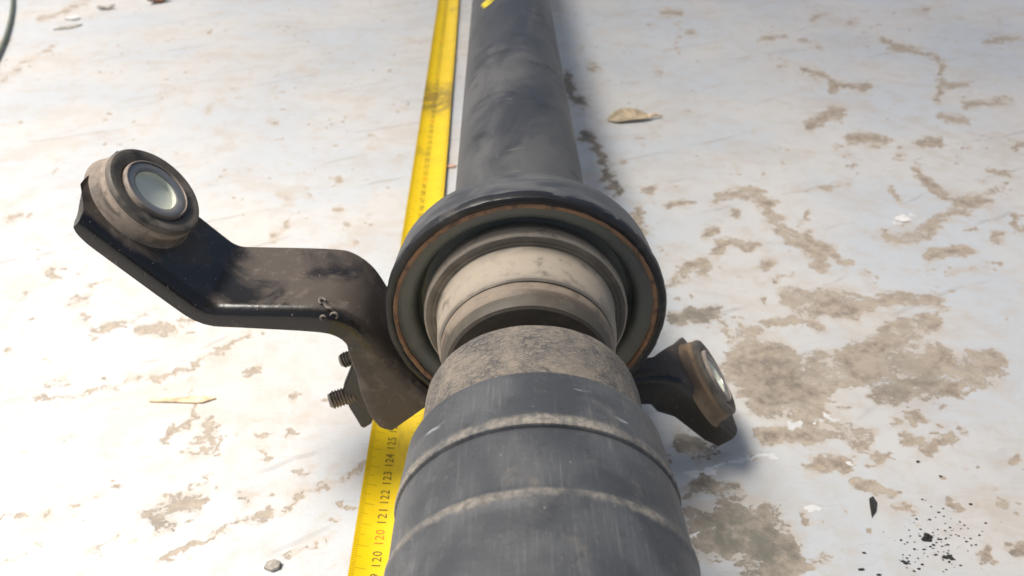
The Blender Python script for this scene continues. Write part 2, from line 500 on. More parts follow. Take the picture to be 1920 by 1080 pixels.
m_lip = dusty("black_rubber_lip", (0.012, 0.012, 0.014), (0.10, 0.09, 0.08), (0.58, 0.8), (0.4, 0.8), scale=90, grain=900, fine=(.66, .78))
m_rust = dusty("rusty_steel_edge", (0.30, 0.165, 0.088), (0.11, 0.075, 0.055), (0.42, 0.66), (0.8, 0.9), scale=160, grain=900)
m_web = dusty("greenish_black_web", (0.105, 0.115, 0.100), (0.20, 0.185, 0.155), (0.45, 0.75), (0.45, 0.8), scale=60, grain=800, fine=(.66, .76))
m_collar = dusty("dust_coated_steel", (0.17, 0.148, 0.12), (0.39, 0.335, 0.265), (0.38, 0.60), (0.5, 0.8), scale=38, grain=1400, bump=0.12)
m_seal = dusty("dark_dusty_seal", (0.085, 0.073, 0.056), (0.22, 0.185, 0.14), (0.45, 0.75), (0.6, 0.9), scale=50, grain=1000, fine=(.64, .74), bump=0.3)
m_step = dusty("brown_dusty_steel", (0.11, 0.086, 0.066), (0.31, 0.25, 0.19), (0.4, 0.65), (0.5, 0.8), scale=40, grain=1200, bump=0.15)
m_inner = dusty("dusty_black_steel", (0.03, 0.028, 0.026), (0.10, 0.085, 0.065), (0.5, 0.8), scale=70)  # black steel under thin dust
m_black = None

def sleeve_mat():
    M = Mat("dust_matted_rubber", rough=0.85, spec=0.35)
    uv = M.coord("UV", (1, 1, 1))
    a = M.ramp(M.noise(uv, 90, 6, 0.7, 0.8), 0.36, 0.66)
    mp = M.coord("UV", (1.0, 2.2, 1))
    mp.node.inputs["Rotation"].default_value = (0, 0, 0.6)
    fib = M.ramp(M.noise(mp, 620, 4, 0.7, 1.2), 0.42, 0.66)
    c = M.mix(a, (0.085, 0.084, 0.084), (0.25, 0.215, 0.175))
    c = M.mix(M.math("MULTIPLY", fib, 0.75), c, (0.36, 0.31, 0.25))
    dk = M.ramp(M.noise(uv, 380, 4, 0.7, 0.5), 0.60, 0.72)
    c = M.mix(M.math("MULTIPLY", dk, 0.7), c, (0.05, 0.05, 0.052))
    M.col(c)
    M.bump(M.math("ADD", fib, M.noise(uv, 900, 4, .6)), 0.5, 0.0004)
    return M.m
m_sleeve = sleeve_mat()

def boot_mat():
    M = Mat("grey_streaked_rubber", rough=0.6, spec=0.4)
    uv = M.coord("UV", (1, 1, 1))
    st = M.noise(M.coord("UV", (1, 0.07, 1)), 1100, 6, 0.7)
    st2 = M.noise(M.coord("UV", (1, 0.06, 1)), 330, 5, 0.65)
    cl = M.noise(uv, 42, 5, 0.6, 0.5)
    c = M.mix(M.ramp(cl, 0.35, 0.68), (0.058, 0.062, 0.068), (0.105, 0.109, 0.114))
    c = M.mix(M.math("MULTIPLY", M.ramp(st, 0.50, 0.70), M.ramp(cl, .38, .62)), c, (0.165, 0.163, 0.160))
    c = M.mix(M.math("MULTIPLY", M.ramp(st2, 0.58, 0.72), 0.28), c, (0.20, 0.195, 0.19))
    grime = M.ramp(M.noise(uv, 75, 7, .72, .6), .56, .68)
    c = M.mix(M.math("MULTIPLY", grime, .55), c, (0.175, 0.158, 0.135))
    film = M.ramp(M.noise(uv, 210, 6, .7, .3), .57, .64)
    c = M.mix(M.math("MULTIPLY", film, .35), c, (0.038, 0.040, 0.044))
    c = M.mix(M.ramp(M.noise(uv, 1300, 2, .5), 0.70, 0.78), c, (0.33, 0.32, 0.30))
    c = M.mix(M.math("MULTIPLY", M.ramp(M.noise(M.coord("UV", (1, .5, 1)), 30, 3, .5), .60, .70), 0.45), c, (0.055, 0.057, 0.064))
    d = M.math("MULTIPLY", M.attr("dust").outputs["Fac"], M.ramp(M.noise(uv, 28, 3, .6), .36, .58, .75, 1.0))
    e = M.ramp(M.math("ADD", d, M.math("MULTIPLY", M.math("SUBTRACT", M.noise(uv, 85, 9, .78, .5), .5), 1.7)), 0.44, 1.05)
    tan = M.mix(M.ramp(M.noise(uv, 520, 4, .65), .35, .65), (0.17, 0.158, 0.138), (0.32, 0.29, 0.245))
    c = M.mix(e, c, tan)
    # pale scuffs on the shoulder
    w = M.ramp(M.noise(M.coord("UV", (0.35, 1.6, 1)), 130, 4, .6, .4), 0.64, 0.72)
    lim = M.n("ShaderNodeSeparateXYZ"); M.put(lim.inputs[0], uv)
    band = M.math("MULTIPLY", M.ramp(lim.outputs[1], 0.129, 0.133), M.ramp(lim.outputs[1], 0.146, 0.143))
    c = M.mix(M.math("MULTIPLY", w, band), c, (0.42, 0.43, 0.44))
    M.col(c)
    M.rough(M.ramp(e, 0, 1, 0.52, 0.9))
    M.bump(M.math("ADD", M.math("MULTIPLY", st, 0.4), M.math("ADD", M.math("MULTIPLY", e, 0.2), M.noise(uv, 900, 3, .6))), 0.35, 0.0003)
    return M.m
m_boot = boot_mat()

def arm_mat():
    M = Mat("dirty_gloss_black_paint", rough=0.3, spec=0.5)
    v = M.coord("Object")
    d = M.attr("dust").outputs["Fac"]
    cl = M.noise(v, 45, 5, 0.6, 0.5)
    e = M.ramp(M.math("ADD", d, M.math("MULTIPLY", M.math("SUBTRACT", cl, .5), 2.3)), 0.22, 0.85)
    c = M.mix(e, (0.011, 0.0098, 0.0092), (0.082, 0.064, 0.050))
    c = M.mix(M.math("MULTIPLY", M.ramp(M.noise(v, 150, 5, .65, .4), .52, .72), e), c, (0.150, 0.120, 0.096))
    c = M.mix(M.ramp(M.noise(v, 850, 2, .5), 0.72, 0.78), c, (0.30, 0.27, 0.24))
    sm = M.coord("Object", (2.2, 1, .35)); sm.node.inputs["Rotation"].default_value = (0.4, 0.3, 0.9)
    scr = M.ramp(M.noise(sm, 420, 3, .6), .68, .72)
    c = M.mix(M.math("MULTIPLY", scr, .5), c, (0.21, 0.18, 0.15))
    chip_ = M.ramp(M.noise(v, 260, 6, .72, .4), .655, .675)
    c = M.mix(M.math("MULTIPLY", chip_, .8), c, (0.115, 0.062, 0.036))
    pit = M.ramp(M.noise(v, 1300, 3, .6), .64, .72)
    c = M.mix(M.math("MULTIPLY", pit, M.math("MULTIPLY", e, .6)), c, (0.20, 0.165, 0.135))
    M.col(c)
    M.rough(M.ramp(e, 0, 1, 0.24, 0.66))
    M.bump(M.math("ADD", M.noise(v, 500, 4, .6), M.math("MULTIPLY", e, .6)), 0.18, 0.0004)
    return M.m
m_arm = arm_mat()
m_bush = dusty("dust_brown_rubber", (0.11, 0.088, 0.07), (0.40, 0.325, 0.255), (0.36, 0.62), (0.6, 0.85), scale=70, grain=1100, bump=0.12)
m_rim = dusty("dark_rubber_rim", (0.050, 0.045, 0.038), (0.19, 0.16, 0.128), (0.30, 0.62), (0.5, 0.8), scale=120, grain=1000, bump=0.2)
m_ring = dusty("pale_steel_ring", (0.24, 0.20, 0.17), (0.42, 0.34, 0.28), (0.4, 0.65), (0.4, 0.75), scale=90, grain=900, bump=0.1)
m_zinc = dusty("zinc_plated_steel", (0.30, 0.30, 0.295), (0.20, 0.19, 0.17), (0.38, 0.68), (0.30, 0.6), scale=110, grain=800, metallic=0.6, bump=0.1)
m_bore = Mat("painted_light_bore", rough=0.25, metallic=0.0); m_bore.col((0.74, 0.75, 0.64)); m_bore = m_bore.m  # light inside the hole put into a pale greenish colour
m_bolt = dusty("grimy_bolt_steel", (0.22, 0.185, 0.14), (0.25, 0.20, 0.15), (0.35, 0.6), (0.35, 0.7), scale=200, grain=900, metallic=0.5)
m_clamp = dusty("olive_black_plate", (0.030, 0.028, 0.024), (0.085, 0.073, 0.058), (0.4, 0.7), (0.4, 0.7), scale=80)
m_mark = Mat("yellow_paint", rough=0.6); m_mark.col((0.72, 0.56, 0.03)); m_mark = m_mark.m

# ------------------------------------------------------------------ the drive shaft
AX, AZ = 0.0085, 0.09
O = (AX, 0, AZ)
shaft = tag(empty("drive_shaft", (0, 0, 0)), "black drive shaft with round support bearing, dusty grey boot and two bracket arms", "drive shaft")
lathe("shaft_tube", [(.232, .030), (.26, .0302), (.30, .030), (.5, .030), (1.02, .030), (1.03, .026)], m_tube, shaft, O, step=.02)
lathe("end_flange", [(1.022, .0), (1.022, .086), (1.024, .0885), (1.032, .0885), (1.034, .086), (1.034, .0)], m_tube, shaft, O)
lathe("rubber_hood", [(.2335, .030), (.2340, .0470), (.2332, .0492), (.2318, .0500, .5), (.228, .0506), (.220, .0512, .1), (.2155, .0515), (.2138, .0513),
      (.2132, .0507), (.2130, .0500), (.2134, .0488), (.2146, .0484), (.225, .0484)], m_hood, shaft, O, n=260, step=.0016, wob=.0018, rag=.05)
lathe("hood_lip", [(.2165, .0517), (.2138, .0518), (.2128, .0513), (.2125, .0504), (.2126, .0494), (.2131, .0486), (.2142, .0480), (.218, .0480)], m_lip, shaft, O, n=260, wob=.0016, rag=.11)
lathe("steel_rim", [(.2200, .0488), (.2132, .0487), (.2128, .0479), (.2132, .0470), (.2200, .0469)], m_rust, shaft, O, n=260, wob=.0016, rag=.12)
lathe("inner_web", [(.2140, .0475), (.2146, .0468), (.2150, .0455, .3), (.2156, .0436, .3), (.2162, .0420), (.2176, .0408), (.2215, .0402), (.2225, .0390), (.2225, .030)],
      m_web, shaft, O, n=200, step=.002, wob=.0012, rag=.08)
lathe("bearing_collar", [(.230, .0345), (.2215, .0360), (.2175, .0371, .6), (.2165, .0374, .9), (.2135, .0375, 1), (.2122, .0372, .9), (.2119, .0366)], m_collar, shaft, O, step=.001)
lathe("bearing_seal", [(.2119, .0366), (.2117, .0350), (.2119, .0342), (.2116, .0338), (.2117, .0330), (.2113, .0326)], m_seal, shaft, O, step=.0005)
lathe("bearing_sleeve", [(.2120, .0328, .1), (.2095, .0324, .6), (.2070, .0322, 1), (.2000, .0318, 1), (.1968, .0314, .8), (.1957, .0311, .2), (.1952, .0304)],
      m_collar, shaft, O, step=.001)
lathe("stepped_hub", [(.1956, .0302), (.1952, .0299), (.1946, .0303), (.1938, .0303, .75), (.1918, .0301, .7), (.1908, .0299, .1), (.1899, .0296), (.1893, .0291)], m_step, shaft, O, step=.0008)
lathe("hub_face", [(.1893, .0291), (.1868, .0287), (.1852, .0280), (.1848, .0268), (.1852, .0255), (.1856, .0190), (.186, .012)], m_seal, shaft, O, step=.001)
lathe("inner_shaft", [(.187, .0165), (.165, .0165)], m_inner, shaft, O)
OB = (AX + .0006, 0, AZ)
lathe("dust_sleeve", [(.172, .015), (.1712, .0285), (.1706, .0315), (.1697, .0330), (.1680, .0336), (.164, .0340), (.156, .0341), (.147, .0341), (.143, .0338)],
      m_sleeve, shaft, OB, step=.0010, wob=.0035)
lathe("joint_boot", [(.1436, .0325), (.1452, .0350), (.1455, .0363), (.1450, .0372), (.1438, .0377), (.1415, .0379), (.137, .0382), (.132, .0387), (.1296, .0389, .2), (.1284, .0389, .7),
      (.1270, .0392, 1), (.1258, .0394, 1), (.1250, .0392, .9), (.1246, .0381, .2), (.1240, .0386, 0), (.1230, .0388), (.118, .0390), (.110, .0391), (.1068, .0392, .05),
      (.1060, .0394, .55), (.1050, .0398, .95), (.1038, .0399, .92), (.1026, .0396, .50), (.1012, .0393, .05), (.09, .0394), (.06, .0394), (.02, .0394), (-.02, .039), (-.04, .032), (-.06, .026)],
      m_boot, shaft, OB, n=200, step=.0008, wob=.0010)
lathe("rear_tube", [(-.05, .026), (-.20, .026)], m_tube, shaft, O)
f2 = lathe("end_flange", [(-.195, .0), (-.195, .086), (-.197, .0885), (-.205, .0885), (-.207, .086), (-.207, .0)], m_tube, shaft, O)

# yellow dab on the tube where the frame begins
p0 = at_z(918, -9, AZ + .030)
V, F = [], []
nn = 14
for i in range(nn):
    a = 2 * math.pi * i / nn
    r = .0042 * (1 + .35 * math.sin(3 * a + 1))
    x = p0[0] + r * 1.5 * math.cos(a)
    V.append((x, p0[1] + r * 1.6 * math.sin(a), AZ + math.sqrt(max(.0303 ** 2 - (x - AX) ** 2, 0)) + .0002))
mesh_obj("paint_mark", V, [tuple(range(nn))], m_mark, shaft)

# ------------------------------------------------------------------ bracket arms: pressed channel with a turned-down front flange
def arm(name, path, yb, yf, depth, R=.0045, th=.0032, end_shift=None, dustf=None):
    P = smooth_path(path, 3)
    # resample
    L = [0]
    for a, b in zip(P, P[1:]): L.append(L[-1] + np.linalg.norm(b - a))
    n = 90
    S = np.linspace(0, L[-1], n)
    PX = np.interp(S, L, [p[0] for p in P]); PZ = np.interp(S, L, [p[1] for p in P])
    tx, tz = np.gradient(PX, S), np.gradient(PZ, S)
    k = np.hypot(tx, tz); tx, tz = tx / k, tz / k
    nxn, nzn = -tz, tx                                  # outward normal (left of the way along)
    V, A, nc = [], [], None
    for i in range(n):
        s = S[i] / L[-1]
        b, f, d = yb(s), yf(s), depth(s)
        out = [(b - (b - f - R) * q, 0, .55) for q in np.linspace(0, 1, 14)]
        out += [(f + R - R * math.sin(t), -R + R * math.cos(t), .55 - .75 * math.sin(t)) for t in np.linspace(0.2, math.pi / 2, 7)]
        out += [(f, -R - (d - R) * q, -.15 + .35 * q) for q in (.25, .5, .75, .93)]
        out += [(f + .0009, -d, .3), (f + th - .0006, -d, .3)]
        out += [(f + th, -d + .001, .3), (f + th, -R, .3), (f + R, -th, .3), (b, -th, .3), (b + .0005, -th * .5, .4)]
        for (y, h, du) in out:
            sh = end_shift(y) * max(0, 1 - i / 26) if end_shift else 0
            x = PX[i] + nxn[i] * h + tx[i] * sh
            z = PZ[i] + nzn[i] * h + tz[i] * sh
            V.append((x, y, z))
            A.append(du + (dustf(s, y, h) if dustf else 0))
        nc = len(out)
    F = []
    for i in range(n - 1):
        for j in range(nc):
            F.append((i * nc + j, i * nc + (j + 1) % nc, (i + 1) * nc + (j + 1) % nc, (i + 1) * nc + j))
    F.append(tuple(range(nc))); F.append(tuple(range((n - 1) * nc, n * nc))[::-1])
    o = mesh_obj(name, V, F, m_arm, shaft, sharp=50, attr=A)
    bm = bmesh.new(); bm.from_mesh(o.data); bmesh.ops.recalc_face_normals(bm, faces=bm.faces[:]); bm.to_mesh(o.data); bm.free()
    return o

left_path = [(-.1385, .1430), (-.1085, .1052), (-.1040, .1005), (-.0975, .1003), (-.066, .0992), (-.0585, .0975), (-.0520, .0925), (-.0482, .086),
             (-.0448, .078), (-.0412, .0705), (-.0374, .0634), (-.0310, .0545), (-.0275, .0507)]
def end_cut(y):
    # back corner lies at the tip, the front end is cut back round the flange
    t = (y - .2071) / (.2463 - .2071)
    return float(np.interp(t, [0, .055, .084, .2, .33, .66, 1.0], [.0062, .0056, .0049, .0022, -.0012, -.0004, .0007]))
def left_dust(s, y, h):
    d = .25 * float(np.interp(s, [.36, .46], [0, 1])) + .10 * float(np.interp(s, [.60, .75], [0, 1]))
    if h > -.001:
        d -= .34 * math.exp(-((s - .28) / .075) ** 2)
        if s < .27: d -= .28 * max(0, min(1, (.2195 - y) / .004))
        q = math.hypot((s - .10) * .1556, y - .2355)
        d += .62 * math.exp(-(q / .031) ** 6)
    elif s > .70:
        d += .50 * float(np.interp(s, [.68, .80], [0, 1]))
    return d
arm_l = arm("bracket_arm", left_path, lambda s: .2463 if s < .62 else .2463 - .010 * (s - .62) / .38, lambda s: float(np.interp(s, [.62, .80], [.2071, .2098])),
            lambda s: float(np.interp(s, [0, .015, .05, .38, .55, .66, .735, .79, .842, .896, .94, .98, 1],
                                      [.0055, .0070, .0080, .0085, .0098, .0106, .0108, .0140, .0168, .0218, .0258, .0280, .0262])),
            end_shift=end_cut, dustf=left_dust)

def px_y(pts, Y): return [tuple(at_y(x, y, Y)[[0, 2]]) for x, y in pts]
U = LV = None
def set_axis(deg):
    global U, LV
    a = math.radians(deg)
    U = np.array([math.sin(a), 0, math.cos(a)]); LV = np.array([math.cos(a), 0, -math.sin(a)])
right_path = [(.0460, .0560), (.0560, .0580), (.0650, .0580), (.0710, .0560), (.0745, .0530), (.1010, .0216)]
arm_r = arm("bracket_arm", right_path, lambda s: float(np.interp(s, [0, .22, .42, .55], [.224, .226, .240, .252])), lambda s: .2144 + .0012 * s,
            lambda s: float(np.interp(s, [0, .3, .5, .6, .9, 1], [.0150, .0175, .0185, .0150, .0132, .0108])),
            dustf=lambda s, y, h: .35 if h > -.001 else -.1)

def bushing(base, R, H, wall=None):
    g = lambda prof: [(p[0] + H - .0128,) + tuple(p[1:]) for p in prof]
    b = lathe("bushing", [(-.0016, R * 1.15), (.0001, R * 1.10), (.0010, R * 1.072), (.0022, R * 1.050), (.0036, R * 1.040), (.48 * H, R * 1.034, .6)] +
              g([(.0092, R * 1.028, .9), (.0100, R * 1.015, .7), (.0108, R * .99, .2)]), wall or m_bush, shaft, base, U, LV, (0, 1, 0), n=96, step=.0006)
    lathe("bushing_rim", g([(.0104, R * 1.0), (.0113, R * 1.012), (.0122, R * 1.005), (.0128, R * .975), (.0129, R * .92), (.0125, R * .80), (.0119, R * .72), (.0114, R * .705), (.0100, R * .70)]),
          m_rim, b, base, U, LV, (0, 1, 0), n=96, step=.0006)
    lathe("bushing_ring", g([(.0095, R * .70), (.0128, R * .695), (.0136, R * .675), (.0137, R * .655), (.0132, R * .645), (.0125, R * .64)]), m_ring, b, base, U, LV, (0, 1, 0), n=96)
    lathe("bushing_washer", g([(.0120, R * .645), (.0131, R * .635), (.0133, R * .60), (.0132, R * .50), (.0129, R * .465), (.0120, R * .452)]), m_zinc, b, base, U, LV, (0, 1, 0), n=96, step=.0007)
    lathe("bushing_bore", g([(.0124, R * .452), (.0112, R * .450), (.0104, R * .440), (.0103, .0)]), m_bore, b, base, U, LV, (0, 1, 0), n=64)
    return b
PL0, PN = np.array([-.1085, 0, .1052]), np.array([.783, 0, .622])
BH = .0085
for Yb in np.linspace(.220, .245, 400):            # depth at which the face stands BH proud of the pressed tab
    face = at_y(294, 356, Yb)
    if (face - PL0) @ PN < BH: break
set_axis(52)
bushing(face - U * BH, .0173, BH)
set_axis(55)
pr_ = at_y(1334, 768, .215) + np.array([0, .0163, 0]) - U * .0014
rb = bushing(pr_ - U * .0001, .0172, .0080, dusty("rust_brown_rubber", (0.085, 0.055, 0.034), (0.24, 0.170, 0.105), (0.34, 0.62), (0.6, 0.85), scale=70, grain=1100, bump=0.12))

# dried spatter stuck on the crease of the left arm
m_spat = dusty("dried_spatter", (.16, .14, .12), (.26, .22, .18), (.35, .6), (.6, .8), scale=300)
for cx_, cy_, rr, a0, a1 in ((604, 564, 6, 0, 250), (626, 592, 7, -60, 170), (606, 596, 5, 20, 250), (618, 570, 9, 190, 300)):
    pts = []
    for t in np.linspace(math.radians(a0), math.radians(a1), 14):
        x_, y_ = cx_ + rr * math.cos(t), cy_ - rr * .8 * math.sin(t)
        if y_ < 578:
            g = at_z(x_, y_, .0997)
        else:
            g = at_y(x_, y_, .2072)
        pts.append(g)
    tube_obj("spatter", pts, [.00025 + .0002 * math.sin(math.pi * q) for q in np.linspace(.05, .95, 14)], m_spat, shaft, n=7)

# clamp plate behind the cheek with two threaded studs
plate = px_y([(668, 655), (658, 688), (645, 720), (643, 731), (656, 760), (678, 796), (684, 798), (697, 790), (715, 745), (715, 690), (690, 655)], .219)
cp = slab("clamp_plate", plate, .217, .2215, m_clamp, shaft, .0008)
def stud(tip, root, r, parent):
    a, b = np.array(tip), np.array(root)
    L = np.linalg.norm(b - a); ax = (b - a) / L
    e1 = np.cross(ax, (0, 1, 0)); e1 /= np.linalg.norm(e1); e2 = np.cross(ax, e1)
    n, pitch = 40, .00125
    turns = int(L / pitch)
    V, F = [], []
    prof = [(0, .86), (.28, 1), (.42, 1), (.80, .82)]
    rows = []
    for k in range(turns):
        for (q, s) in prof: rows.append((k * pitch + q * pitch, s))
    rows = [(0.0, 0.0), (0.0, .70)] + [(.0006 + z, s) for z, s in rows]
    for i, (z, s) in enumerate(rows):
        for j in range(n):
            t = 2 * math.pi * j / n
            zz = z + (pitch * j / n if i > 1 else 0)
            V.append(a + ax * zz + (e1 * math.cos(t) + e2 * math.sin(t)) * r * s)
    for i in range(len(rows) - 1):
        for j in range(n):
            F.append((i * n + j, i * n + (j + 1) % n, (i + 1) * n + (j + 1) % n, (i + 1) * n + j))
    o = mesh_obj("bolt", V, F, m_bolt, parent, sharp=60)
    bm = bmesh.new(); bm.from_mesh(o.data); bmesh.ops.recalc_face_normals(bm, faces=bm.faces[:]); bm.to_mesh(o.data); bm.free()
    return o
stud(at_y(617, 752, .217), at_y(662, 738, .220), .0038, cp)
stud(at_y(639, 677, .228), at_y(680, 664, .229), .0033, cp)

# ------------------------------------------------------------------ tape measure: blade curved up at its edges, printed scale
def tape_mat():
    M = Mat("yellow_tape_lacquer", rough=0.32, spec=0.5)
    v = M.coord("Object")
    c = M.mix(M.ramp(M.noise(v, 60, 4, .6), .35, .7), (0.86, 0.60, 0.005), (0.80, 0.55, 0.008))
    g = M.ramp(M.noise(M.coord("Object", (1, .45, 1)), 55, 4, .6), .60, .72)
    c = M.mix(M.math("MULTIPLY", g, .45), c, (0.30, 0.20, 0.03))
    sp = M.n("ShaderNodeSeparateXYZ"); M.put(sp.inputs[0], v)
    smear = M.math("MULTIPLY", M.ramp(sp.outputs[1], .335, .362), M.ramp(sp.outputs[1], .425, .385))
    smear = M.math("MULTIPLY", smear, M.ramp(M.noise(v, 120, 4, .6), .30, .55))
    c = M.mix(M.math("MULTIPLY", smear, .8), c, (0.26, 0.17, 0.035))
    M.col(c)
    M.rough(M.ramp(M.noise(v, 160, 4, .6), .3, .7, .36, .50))
    return M.m
m_tape = tape_mat()
m_back = Mat("tape_back", rough=.5); m_back.col((.06, .055, .03)); m_back = m_back.m
m_ink = Mat("black_ink", rough=.5); m_ink.col((.13, .09, .02)); m_ink = m_ink.m
m_red = Mat("red_ink", rough=.5); m_red.col((.62, .17, .012)); m_red = m_red.m
m_tick = Mat("faint_ink", rough=.5); m_tick.col((.34, .22, .012)); m_tick = m_tick.m
TW, SAG = .0250, .0030
cl = [at_z(a, y, .002) for a, y in ((842, 0), (829, 100), (804.5, 330), (790, 450), (755, 740), (740, 860), (712, 1080))]
cy = np.array([p[1] for p in cl])[::-1]; cx = np.array([p[0] for p in cl])[::-1]
fit = np.polyfit(cy, cx, 2)
def tape_x(y):
    y = np.clip(y, .12, 1.0) if False else y
    yc = min(max(y, .10), 1.0)
    return float(np.polyval(fit, yc) + np.polyval(np.polyder(fit), yc) * (y - yc))
def tape_p(y, u, lift=0.0):             # u across, 0 = left edge
    q = (u - TW / 2) / (TW / 2)
    return (tape_x(y) + (u - TW / 2) * .985, y, .0006 + SAG * q * q + lift)
tape = tag(empty("tape_measure", (tape_x(.25), .25, 0)), "long yellow measuring tape laid on the floor left of the black shaft", "tape measure")
def shift(vs): return [(v[0] - tape.location[0], v[1] - tape.location[1], v[2]) for v in vs]
ys = np.linspace(-.25, 1.35, 120); us = np.linspace(0, TW, 22)
V = [tape_p(y, u) for y in ys for u in us] + [tape_p(y, u, -.0003) for y in ys for u in us]
n1, n2 = len(ys), len(us)
F, FM = [], []
for i in range(n1 - 1):
    for j in range(n2 - 1):
        a = i * n2 + j
        F.append((a, a + 1, a + n2 + 1, a + n2)); FM.append(0)
        a += n1 * n2
        F.append((a, a + n2, a + n2 + 1, a + 1)); FM.append(1)
    for j in (0, n2 - 1):
        a = i * n2 + j; b = a + n1 * n2
        F.append((a, a + n2, b + n2, b)); FM.append(1)
mesh_obj("blade", shift(V), F, None, tape, mats=[m_tape, m_back], fmat=FM, sharp=60)
# graduation
V, F = [], []
def quad_on_tape(y, u0, u1, w):
    k = 4
    b = len(V)
    for q in range(k + 1):
        u = u0 + (u1 - u0) * q / k
        V.append(tape_p(y - w / 2, u, .00008)); V.append(tape_p(y + w / 2, u, .00008))
    for q in range(k):
        F.append((b + 2 * q, b + 2 * q + 2, b + 2 * q + 3, b + 2 * q + 1))
Y120 = .1823
for mm in range(-60, 1150):
    y = Y120 + mm * .001 - .0048
    L = .0062 if mm % 10 == 0 else (.0040 if mm % 5 == 0 else .0022)
    quad_on_tape(y, .0003, L, .00018)
    quad_on_tape(y, TW - L, TW - .0003, .00022)
g_ = mesh_obj("graduation_marks", shift(V), F, m_tick, tape)
g_["kind"] = "stuff"
def numeral(txt, y, mat):
    cu = bpy.data.curves.new("numeral", "FONT")
    cu.body = txt; cu.size = 1; cu.align_x = "CENTER"; cu.align_y = "CENTER"; cu.resolution_u = 3; cu.space_character = 1.12
    to = bpy.data.objects.new("numeral_text", cu)
    C.objects.link(to)
    dg = bpy.context.evaluated_depsgraph_get()
    me = bpy.data.meshes.new_from_object(to.evaluated_get(dg))
    bpy.data.objects.remove(to); bpy.data.curves.remove(cu)
    me.name = "numeral"
    co = np.empty(len(me.vertices) * 3, np.float32); me.vertices.foreach_get("co", co); co = co.reshape(-1, 3)
    w, h = np.ptp(co[:, 0]), np.ptp(co[:, 1])
    co[:, 0] = (co[:, 0] - co[:, 0].min() - w / 2) / w * .0066; co[:, 1] = (co[:, 1] - co[:, 1].min() - h / 2) / h * .0037
    for i, (a, b, _) in enumerate(co):
        p = tape_p(y + a, .0100 - b, .0001)
        me.vertices[i].co = (p[0] - tape.location[0], p[1] - tape.location[1], p[2])
    me.materials.append(mat)
    o = bpy.data.objects.new("numeral", me)
    C.objects.link(o); o.parent = tape
    return o
for k in range(-4, 75):
    y = Y120 + k * .00996
    if .285 < y < .345: continue
    num = 120 + k if k >= 0 else 121 + k
    if num < 1: continue
    numeral(str(num), y, m_red if (k % 10 == 0) else m_ink)

# ------------------------------------------------------------------ small things lying about
def chip(name, px, py, pts, thick, mat, label, cat, group=None, rot=0, size=.01, curl=0.0):
    """thin flake lying on the floor: outline in local units, some thickness, a curl"""
    p = at_z(px, py, 0)
    bm = bmesh.new()
    vs = [bm.verts.new((a * size, b * size, curl * size * (a * a) + thick * .55)) for a, b in pts]
    c = bm.verts.new((0, 0, thick * .9))
    for i in range(len(vs)): bm.faces.new((c, vs[i], vs[(i + 1) % len(vs)]))
    r = bmesh.ops.extrude_face_region(bm, geom=bm.faces[:])
    low = [v for v in r["geom"] if isinstance(v, bmesh.types.BMVert)]
    bmesh.ops.translate(bm, verts=low, vec=(0, 0, -thick * .5))
    bmesh.ops.recalc_face_normals(bm, faces=bm.faces[:])
    me = bpy.data.meshes.new(name); bm.to_mesh(me); bm.free()
    me.materials.append(mat)
    o = bpy.data.objects.new(name, me); C.objects.link(o)
    o.location = (p[0], p[1], .0002); o.rotation_euler = (0, 0, rot)
    return tag(o, label, cat, group)

def plain(name, c, rough=.8, var=.35, scale=200):
    M = Mat(name, rough=rough, spec=.3)
    v = M.coord("Object")
    M.col(M.mix(M.ramp(M.noise(v, scale, 4, .6), .3, .7), tuple(x * (1 - var) for x in c), tuple(min(1, x * (1 + var)) for x in c)))
    M.bump(M.noise(v, scale * 4, 3, .6), .3, .0004)
    return M.m
m_leaf = plain("dry_leaf_tan", (.50, .40, .27)); m_wood = plain("splinter_wood", (.74, .56, .36)); m_white = plain("white_paint_flake", (.80, .77, .72), var=.1)
m_dark = plain("dark_flake", (.035, .035, .033)); m_brown = plain("brown_leaf", (.20, .11, .06)); m_stone = plain("grey_stone", (.42, .38, .33))
m_cord = plain("grey_green_cord", (.17, .19, .15), var=.15)

# curled leaf right of the tube: a cupped blade and its stalk
p = at_z(1180, 226, 0)
leaf = tag(empty("dry_leaf", (p[0], p[1], 0)), "curled tan dry leaf lying on the floor to the right of the black tube", "leaf")
V, F = [], []
nu, nv = 16, 8
for i in range(nu + 1):
    s = i / nu
    w = .0105 * math.sin(math.pi * s ** .8) ** .8 * (1 + .08 * math.sin(9 * s))
    for j in range(nv + 1):
        t = j / nv * 2 - 1
        V.append((-.019 + .038 * s, w * t * .9 + .003 * math.sin(3 * s), .0008 + .0048 * t * t * math.sin(math.pi * s) * (1 if t > 0 else .35) + .002 * s * s))
for i in range(nu):
    for j in range(nv):
        a = i * (nv + 1) + j
        F.append((a, a + 1, a + nv + 2, a + nv + 1))
lb = mesh_obj("blade", V, F, m_leaf, leaf, sharp=0)
so = lb.modifiers.new("thickness", "SOLIDIFY"); so.thickness = .0004
tube_obj("stalk", [(.016, .002, .0025), (.022, .004, .0035), (.028, .004, .002)], [.0016, .0013, .0009], m_wood, leaf, n=8)

